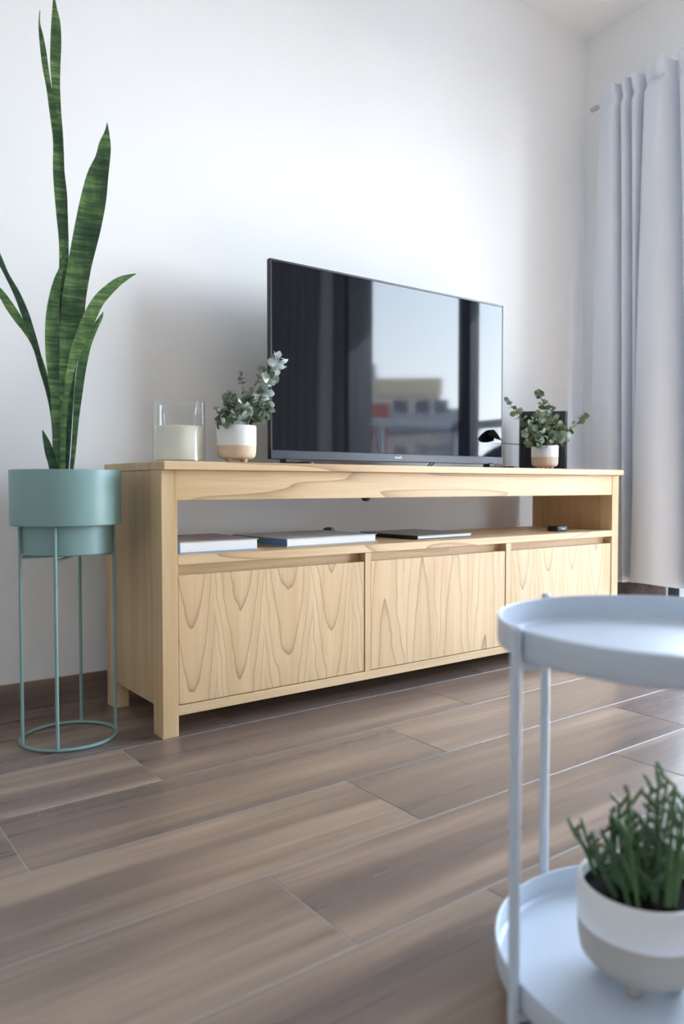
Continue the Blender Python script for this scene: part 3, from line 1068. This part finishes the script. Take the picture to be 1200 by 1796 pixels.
sn = tag(empty('potted_snake_plant', (SX, SY, 0.443)), 'tall snake plant in a stepped sage green planter', 'potted plant')
lathe('planter', [(0, 0.4425), (0.0995, 0.4425), (0.1025, 0.445), (0.103, 0.510), (0.122, 0.510), (0.125, 0.5125), (0.1255, 0.637), (0.1245, 0.639), (0.1225, 0.639), (0.1215, 0.637), (0.1215, 0.52), (0, 0.52)],
      M['sage'], sn, (SX, SY, 0), 72)
lathe('soil', [(0, 0.622), (0.08, 0.620), (0.1212, 0.616), (0.1212, 0.58), (0, 0.58)], M['soil'], sn, (SX, SY, 0), 40)


def snake_leaf(stations, y0, y1, mat, curl=0.28, label=None):
    """stations: (px, py, width px) from base to tip; lofted as a thick channelled blade between planes y0 and y1"""
    n = len(stations)
    c = [on_y(a, b, y0 + (y1 - y0) * i / (n - 1)) for i, (a, b, w_) in enumerate(stations)]
    dep = [(p - CAM).dot(FWD) for p in c]
    wd = [w_ * d / FPX for (a, b, w_), d in zip(stations, dep)]
    pk = catmull([(p.x, p.y, p.z) for p in c], 5)
    wk = [v.x for v in catmull([(x, 0, 0) for x in wd], 5)]
    o = pk[0].copy()
    view = Vector((pk[0].x - CAM.x, pk[0].y - CAM.y, 0)).normalized()
    bm = bmesh.new()
    prev = None
    m = len(pk)
    cross = (-1.0, -0.6, 0.0, 0.6, 1.0)
    for i, p in enumerate(pk):
        d = (pk[min(i + 1, m - 1)] - pk[max(i - 1, 0)]).normalized()
        s = view.cross(d).normalized()
        nr = d.cross(s).normalized()
        if nr.dot(view) < 0:
            nr = -nr
        h = max(wk[i], 0.0006) / 2
        th = min(0.0026, h * 0.5)
        cf = curl * (1 - 0.5 * i / m)
        rf = []
        for u in cross:
            rf.append(p + s * (u * h) - nr * (cf * h * (u * u)) - o)
        ring_ = [v - nr * (th * (1 - abs(u) * 0.8)) for v, u in zip(rf, cross)] + [v + nr * (th * (1 - abs(u) * 0.8)) for v, u in reversed(list(zip(rf, cross)))]
        vs_ = [bm.verts.new(v) for v in ring_]
        if prev:
            k = len(vs_)
            for j in range(k):
                bm.faces.new((prev[j], prev[(j + 1) % k], vs_[(j + 1) % k], vs_[j]))
        else:
            bm.faces.new(list(reversed(vs_)))
        prev = vs_
    bm.faces.new(prev)
    bmesh.ops.recalc_face_normals(bm, faces=list(bm.faces))
    me = bm_mesh('leaf', bm)
    return link('leaf', me, mat, sn, o, smooth=55)


BASE = 838
snake_leaf([(108, BASE, 10), (109, 700, 13), (111, 600, 13), (113, 500, 13), (112, 400, 14), (106, 320, 15), (104, 250, 14), (101, 195, 12), (98, 150, 14), (97, 115, 17), (98, 75, 18), (98, 40, 15), (96, 15, 8), (94, -14, 1)], 0.175, 0.19, M['snake_lt'], 0.25)
snake_leaf([(106, BASE, 12), (108, 700, 15), (111, 600, 16), (112, 500, 16), (112, 430, 16), (109, 380, 19), (106.5, 340, 21), (103, 300, 19), (101, 250, 15), (96, 215, 13), (91, 185, 11), (86, 155, 9), (80, 120, 10), (76, 90, 10), (72, 62, 7), (69, 40, 3), (70, 18, 1)], 0.165, 0.15, M['snake'], 0.35)
snake_leaf([(110, BASE, 9), (110.5, 790, 9), (112, 750, 12), (115, 700, 19), (118, 650, 29), (122, 600, 35), (127, 560, 39), (130.5, 520, 39), (139, 470, 39), (143, 450, 40), (154, 400, 43), (164, 350, 42), (171.5, 310, 35), (180, 280, 25), (184, 255, 20), (187.5, 232, 8), (188, 215, 1)], 0.155, 0.15, M['snake'], 0.30)
snake_leaf([(110, BASE, 9), (111, 760, 9), (115, 705, 9), (122, 660, 12), (133, 617, 18), (147, 582, 22), (159, 553, 22), (172, 529, 20), (188, 511, 18), (208, 494, 14), (226, 485, 7), (239, 480, 1)], 0.135, 0.11, M['snake_lt'], 0.25)
snake_leaf([(124, BASE, 6), (129, 790, 8), (133, 738, 10), (136.5, 700, 13), (141, 660, 15), (146, 632, 15), (155, 603, 11), (168, 573, 9), (177, 557, 6), (181, 547, 1)], 0.165, 0.16, M['snake_lt'], 0.25)
snake_leaf([(98, BASE, 10), (98.5, 763, 12), (98, 726, 14), (96, 688, 15), (93.5, 650, 20), (92, 613, 24), (92, 563, 23), (95, 525, 18), (101, 493, 13), (107, 470, 6), (113, 440, 3), (117, 415, 1)], 0.135, 0.14, M['snake'], 0.45)
snake_leaf([(97, BASE, 8), (94, 760, 5), (90, 720, 5), (83, 683, 7), (73, 648, 8), (64.5, 614, 10), (54, 580, 12), (43, 548, 13), (29, 514, 11), (12, 482, 8), (-2, 452, 10), (-18, 415, 7), (-28, 385, 1)], 0.165, 0.13, M['snake_dk'], 0.30)
snake_leaf([(99, BASE, 8), (95, 760, 6), (89, 700, 7), (77, 650, 8), (60, 605, 9), (46, 580, 11), (32, 560, 14), (16, 536, 15), (1, 513, 11), (-14, 496, 6), (-24, 488, 1)], 0.18, 0.19, M['snake_lt'], 0.25)
snake_leaf([(97, BASE, 14), (92, 812, 15), (87, 795, 15), (82.5, 778, 12), (78, 765, 7), (74.5, 754, 1)], 0.13, 0.12, M['snake_dk'], 0.45)
snake_leaf([(116, BASE, 6), (119, 790, 8), (123, 730, 8), (127, 680, 7), (131, 640, 5), (134, 615, 1)], 0.18, 0.185, M['snake_dk'], 0.3)


# ------------------------------------------------------------------ things on the shelf
def book(label, loc, rz, L_, D_, H_, cov, spine_cols, pages=True):
    """origin at the front-left lower corner; spine on the left end, pages to the front"""
    b = tag(empty('book', loc, rz), label, 'book')
    t = 0.0022
    box('lower_board', (0, 0, 0), (L_, D_, t), cov['bottom'], b, 0.0005, local=True)
    box('upper_board', (0, 0, H_ - t), (L_, D_, H_), cov['top'], b, 0.0005, local=True)
    n = len(spine_cols)
    for i, cm in enumerate(spine_cols):
        box('spine', (0, D_ * i / n, t + 0.0001), (0.0025, D_ * (i + 1) / n, H_ - t - 0.0001), cm, b, local=True)
    box('page_block', (0.0028, 0.003, t + 0.0001), (L_ - 0.004, D_ - 0.003, H_ - t - 0.0001), M['paper'], b, local=True)
    return b


blue = plain('blue_cloth_cover', (0.25, 0.42, 0.76), 0.5, 0.4)
pale_cov = plain('dusky_rose_cover', (0.40, 0.34, 0.36), 0.4, 0.4, vary=0.15)
teal = plain('teal_cover', (0.07, 0.27, 0.27), 0.4, 0.4)
navy = plain('slate_blue_cover', (0.10, 0.20, 0.42), 0.4, 0.4)
grey_cov = plain('light_grey_cover', (0.52, 0.53, 0.54), 0.35, 0.4)
blackc = plain('black_cover', (0.012, 0.012, 0.014), 0.4, 0.4)
greyc = plain('dark_grey_cover', (0.16, 0.16, 0.17), 0.3, 0.5)
ZS = 0.4353
book('blue hardback book with a dusky cover lying by the console leg', (0.068, 0.048, ZS), R(0), 0.224, 0.25, 0.029, dict(bottom=blue, top=pale_cov), [blue])
book('large grey-topped book with a teal and slate blue spine lying flat', (0.386, 0.060, ZS), R(4), 0.335, 0.27, 0.0225, dict(bottom=grey_cov, top=grey_cov), [navy, teal, teal])
book('thin black-covered book with white page edges lying flat', (0.862, 0.060, ZS), R(3), 0.255, 0.27, 0.0125, dict(bottom=blackc, top=greyc), [blackc])

gd = tag(empty('media_box', (1.575, 0.083, ZS), R(-6)), 'tiny black media box lying near the right end of the open shelf', 'gadget')
box('body', (-0.026, -0.02, 0.0), (0.026, 0.03, 0.0185), M['black'], gd, 0.003, 2, True)
box('mark', (-0.006, -0.0204, 0.0075), (0.014, -0.0199, 0.0105), plain('printed_mark', (0.6, 0.62, 0.65), 0.5), gd, local=True)

pk_ = lathe('cable_puck', [(0, 0), (0.020, 0), (0.022, 0.004), (0.018, 0.026), (0.008, 0.030), (0, 0.0303)], M['bezel'], None, (0.735, 0.352, ZS), 24)
tag(pk_, 'small dark rounded gadget behind the teal-spined book', 'gadget')

# ------------------------------------------------------------------ tray table
TC = Vector((0.0935, -1.2247, 0))
tt = tag(empty('tray_table', TC), 'round pale steel side table with two trays on thin legs', 'side table')
TRAD = 0.20


def tray(name, zr):
    return lathe(name, [(0, zr - 0.0335), (TRAD - 0.006, zr - 0.0335), (TRAD - 0.0015, zr - 0.031), (TRAD, zr - 0.028), (TRAD, zr - 0.0008), (TRAD - 0.0008, zr), (TRAD - 0.0022, zr), (TRAD - 0.003, zr - 0.0008), (TRAD - 0.003, zr - 0.028), (TRAD - 0.007, zr - 0.0315), (0, zr - 0.0315)],
                 M['white'], tt, TC, 96)


tray('upper_tray', 0.450)
tray('lower_tray', 0.068)
for an in (198, 119, 18, 299):
    a_ = R(an)
    dvec = RIGHT * math.cos(a_) + FWD_H * math.sin(a_)
    p = TC + dvec * (TRAD + 0.0068)
    lg_ = tube('leg', [p + Vector((0, 0, 0.0)), p + Vector((0, 0, 0.451))], 0.0062, M['white'], tt, 16)
    tube('cap', [p + Vector((0, 0, 0.4512)), p + Vector((0, 0, 0.4545))], [0.0064, 0.0048], M['white'], lg_, 16)
    for zz in (0.411, 0.029):
        tube('bracket', [p + Vector((0, 0, zz)), TC + dvec * (TRAD - 0.055) + Vector((0, 0, zz))], 0.0045, M['white'], lg_, 8)

# succulent on the lower tray
SC = CAM + RIGHT * 0.346 + FWD_H * 0.866
SC.z = 0.0368
su = tag(empty('potted_succulent', SC), 'footed white and clay pot of upright green succulent on the lower tray', 'potted plant')
footed_pot(su, SC, 0.072, 0.068, 0.1135, 0.020, 0.020, 'clay_pale')


def succ_stem(base, tip, rad, nl):
    pts = catmull([base, base.lerp(tip, 0.5) + Vector((rnd.uniform(-.006, .006), rnd.uniform(-.006, .006), 0.006)), tip], 7)
    o = base
    bm = bmesh.new()
    m = len(pts)
    tube_bm(bm, [p - o for p in pts], [rad * (1.0 - 0.35 * i / (m - 1)) for i in range(m)], 8)
    for k in range(nl):
        t = 0.30 + 0.70 * k / max(1, nl - 1)
        p = pts[min(m - 1, int(t * (m - 1)))]
        an = rnd.uniform(0, 6.28)
        ln_ = rnd.uniform(0.012, 0.026)
        d = Vector((math.cos(an), math.sin(an), rnd.uniform(0.5, 1.5))).normalized()
        q = [p + d * ln_ * s + Vector((0, 0, 0.15 * ln_ * s * s)) - o for s in (0, 0.3, 0.65, 0.9, 1.0)]
        tube_bm(bm, q, [rad * 0.55, rad * 0.75, rad * 0.85, rad * 0.6, rad * 0.2], 6)
    bmesh.ops.recalc_face_normals(bm, faces=list(bm.faces))
    me = bm_mesh('stem', bm)
    link('stem', me, M['succ'], su, o, smooth=60)


zb = SC.z + 0.100
tips = [(1013, 1470), (1036, 1478), (1062, 1470), (1078, 1440), (1092, 1415), (1110, 1402), (1100, 1470), (1120, 1455), (1133, 1440), (1145, 1490), (1150, 1382), (1163, 1378), (1178, 1375), (1192, 1385), (1185, 1410), (1172, 1460), (1198, 1450), (1212, 1400), (1225, 1440), (1130, 1500), (1085, 1500), (1055, 1510), (1110, 1430), (1160, 1420)]
for i, (tx, ty) in enumerate(tips):
    dep = 0.866 + rnd.uniform(-0.045, 0.045)
    lat = (tx - 600) / FPX * dep
    zt = CAM.z - (ty - 851) / FPX * dep
    tip = CAM + RIGHT * lat + FWD_H * dep
    tip.z = zt
    ang_l = max(-0.052, min(0.052, (lat - 0.346) * 0.62))
    bd = dep - 0.866
    base = SC + RIGHT * ang_l + FWD_H * bd
    base.z = zb
    succ_stem(base, tip, rnd.uniform(0.0024, 0.0034), rnd.randint(4, 7))
for k in range(9):
    an = rnd.uniform(0, 6.28)
    rr = rnd.uniform(0.0, 0.055)
    base = SC + Vector((rr * math.cos(an), rr * math.sin(an), 0))
    base.z = zb
    succ_stem(base, base + Vector((rnd.uniform(-.012, .012), rnd.uniform(-.012, .012), rnd.uniform(0.03, 0.075))), rnd.uniform(0.003, 0.0045), rnd.randint(4, 8))
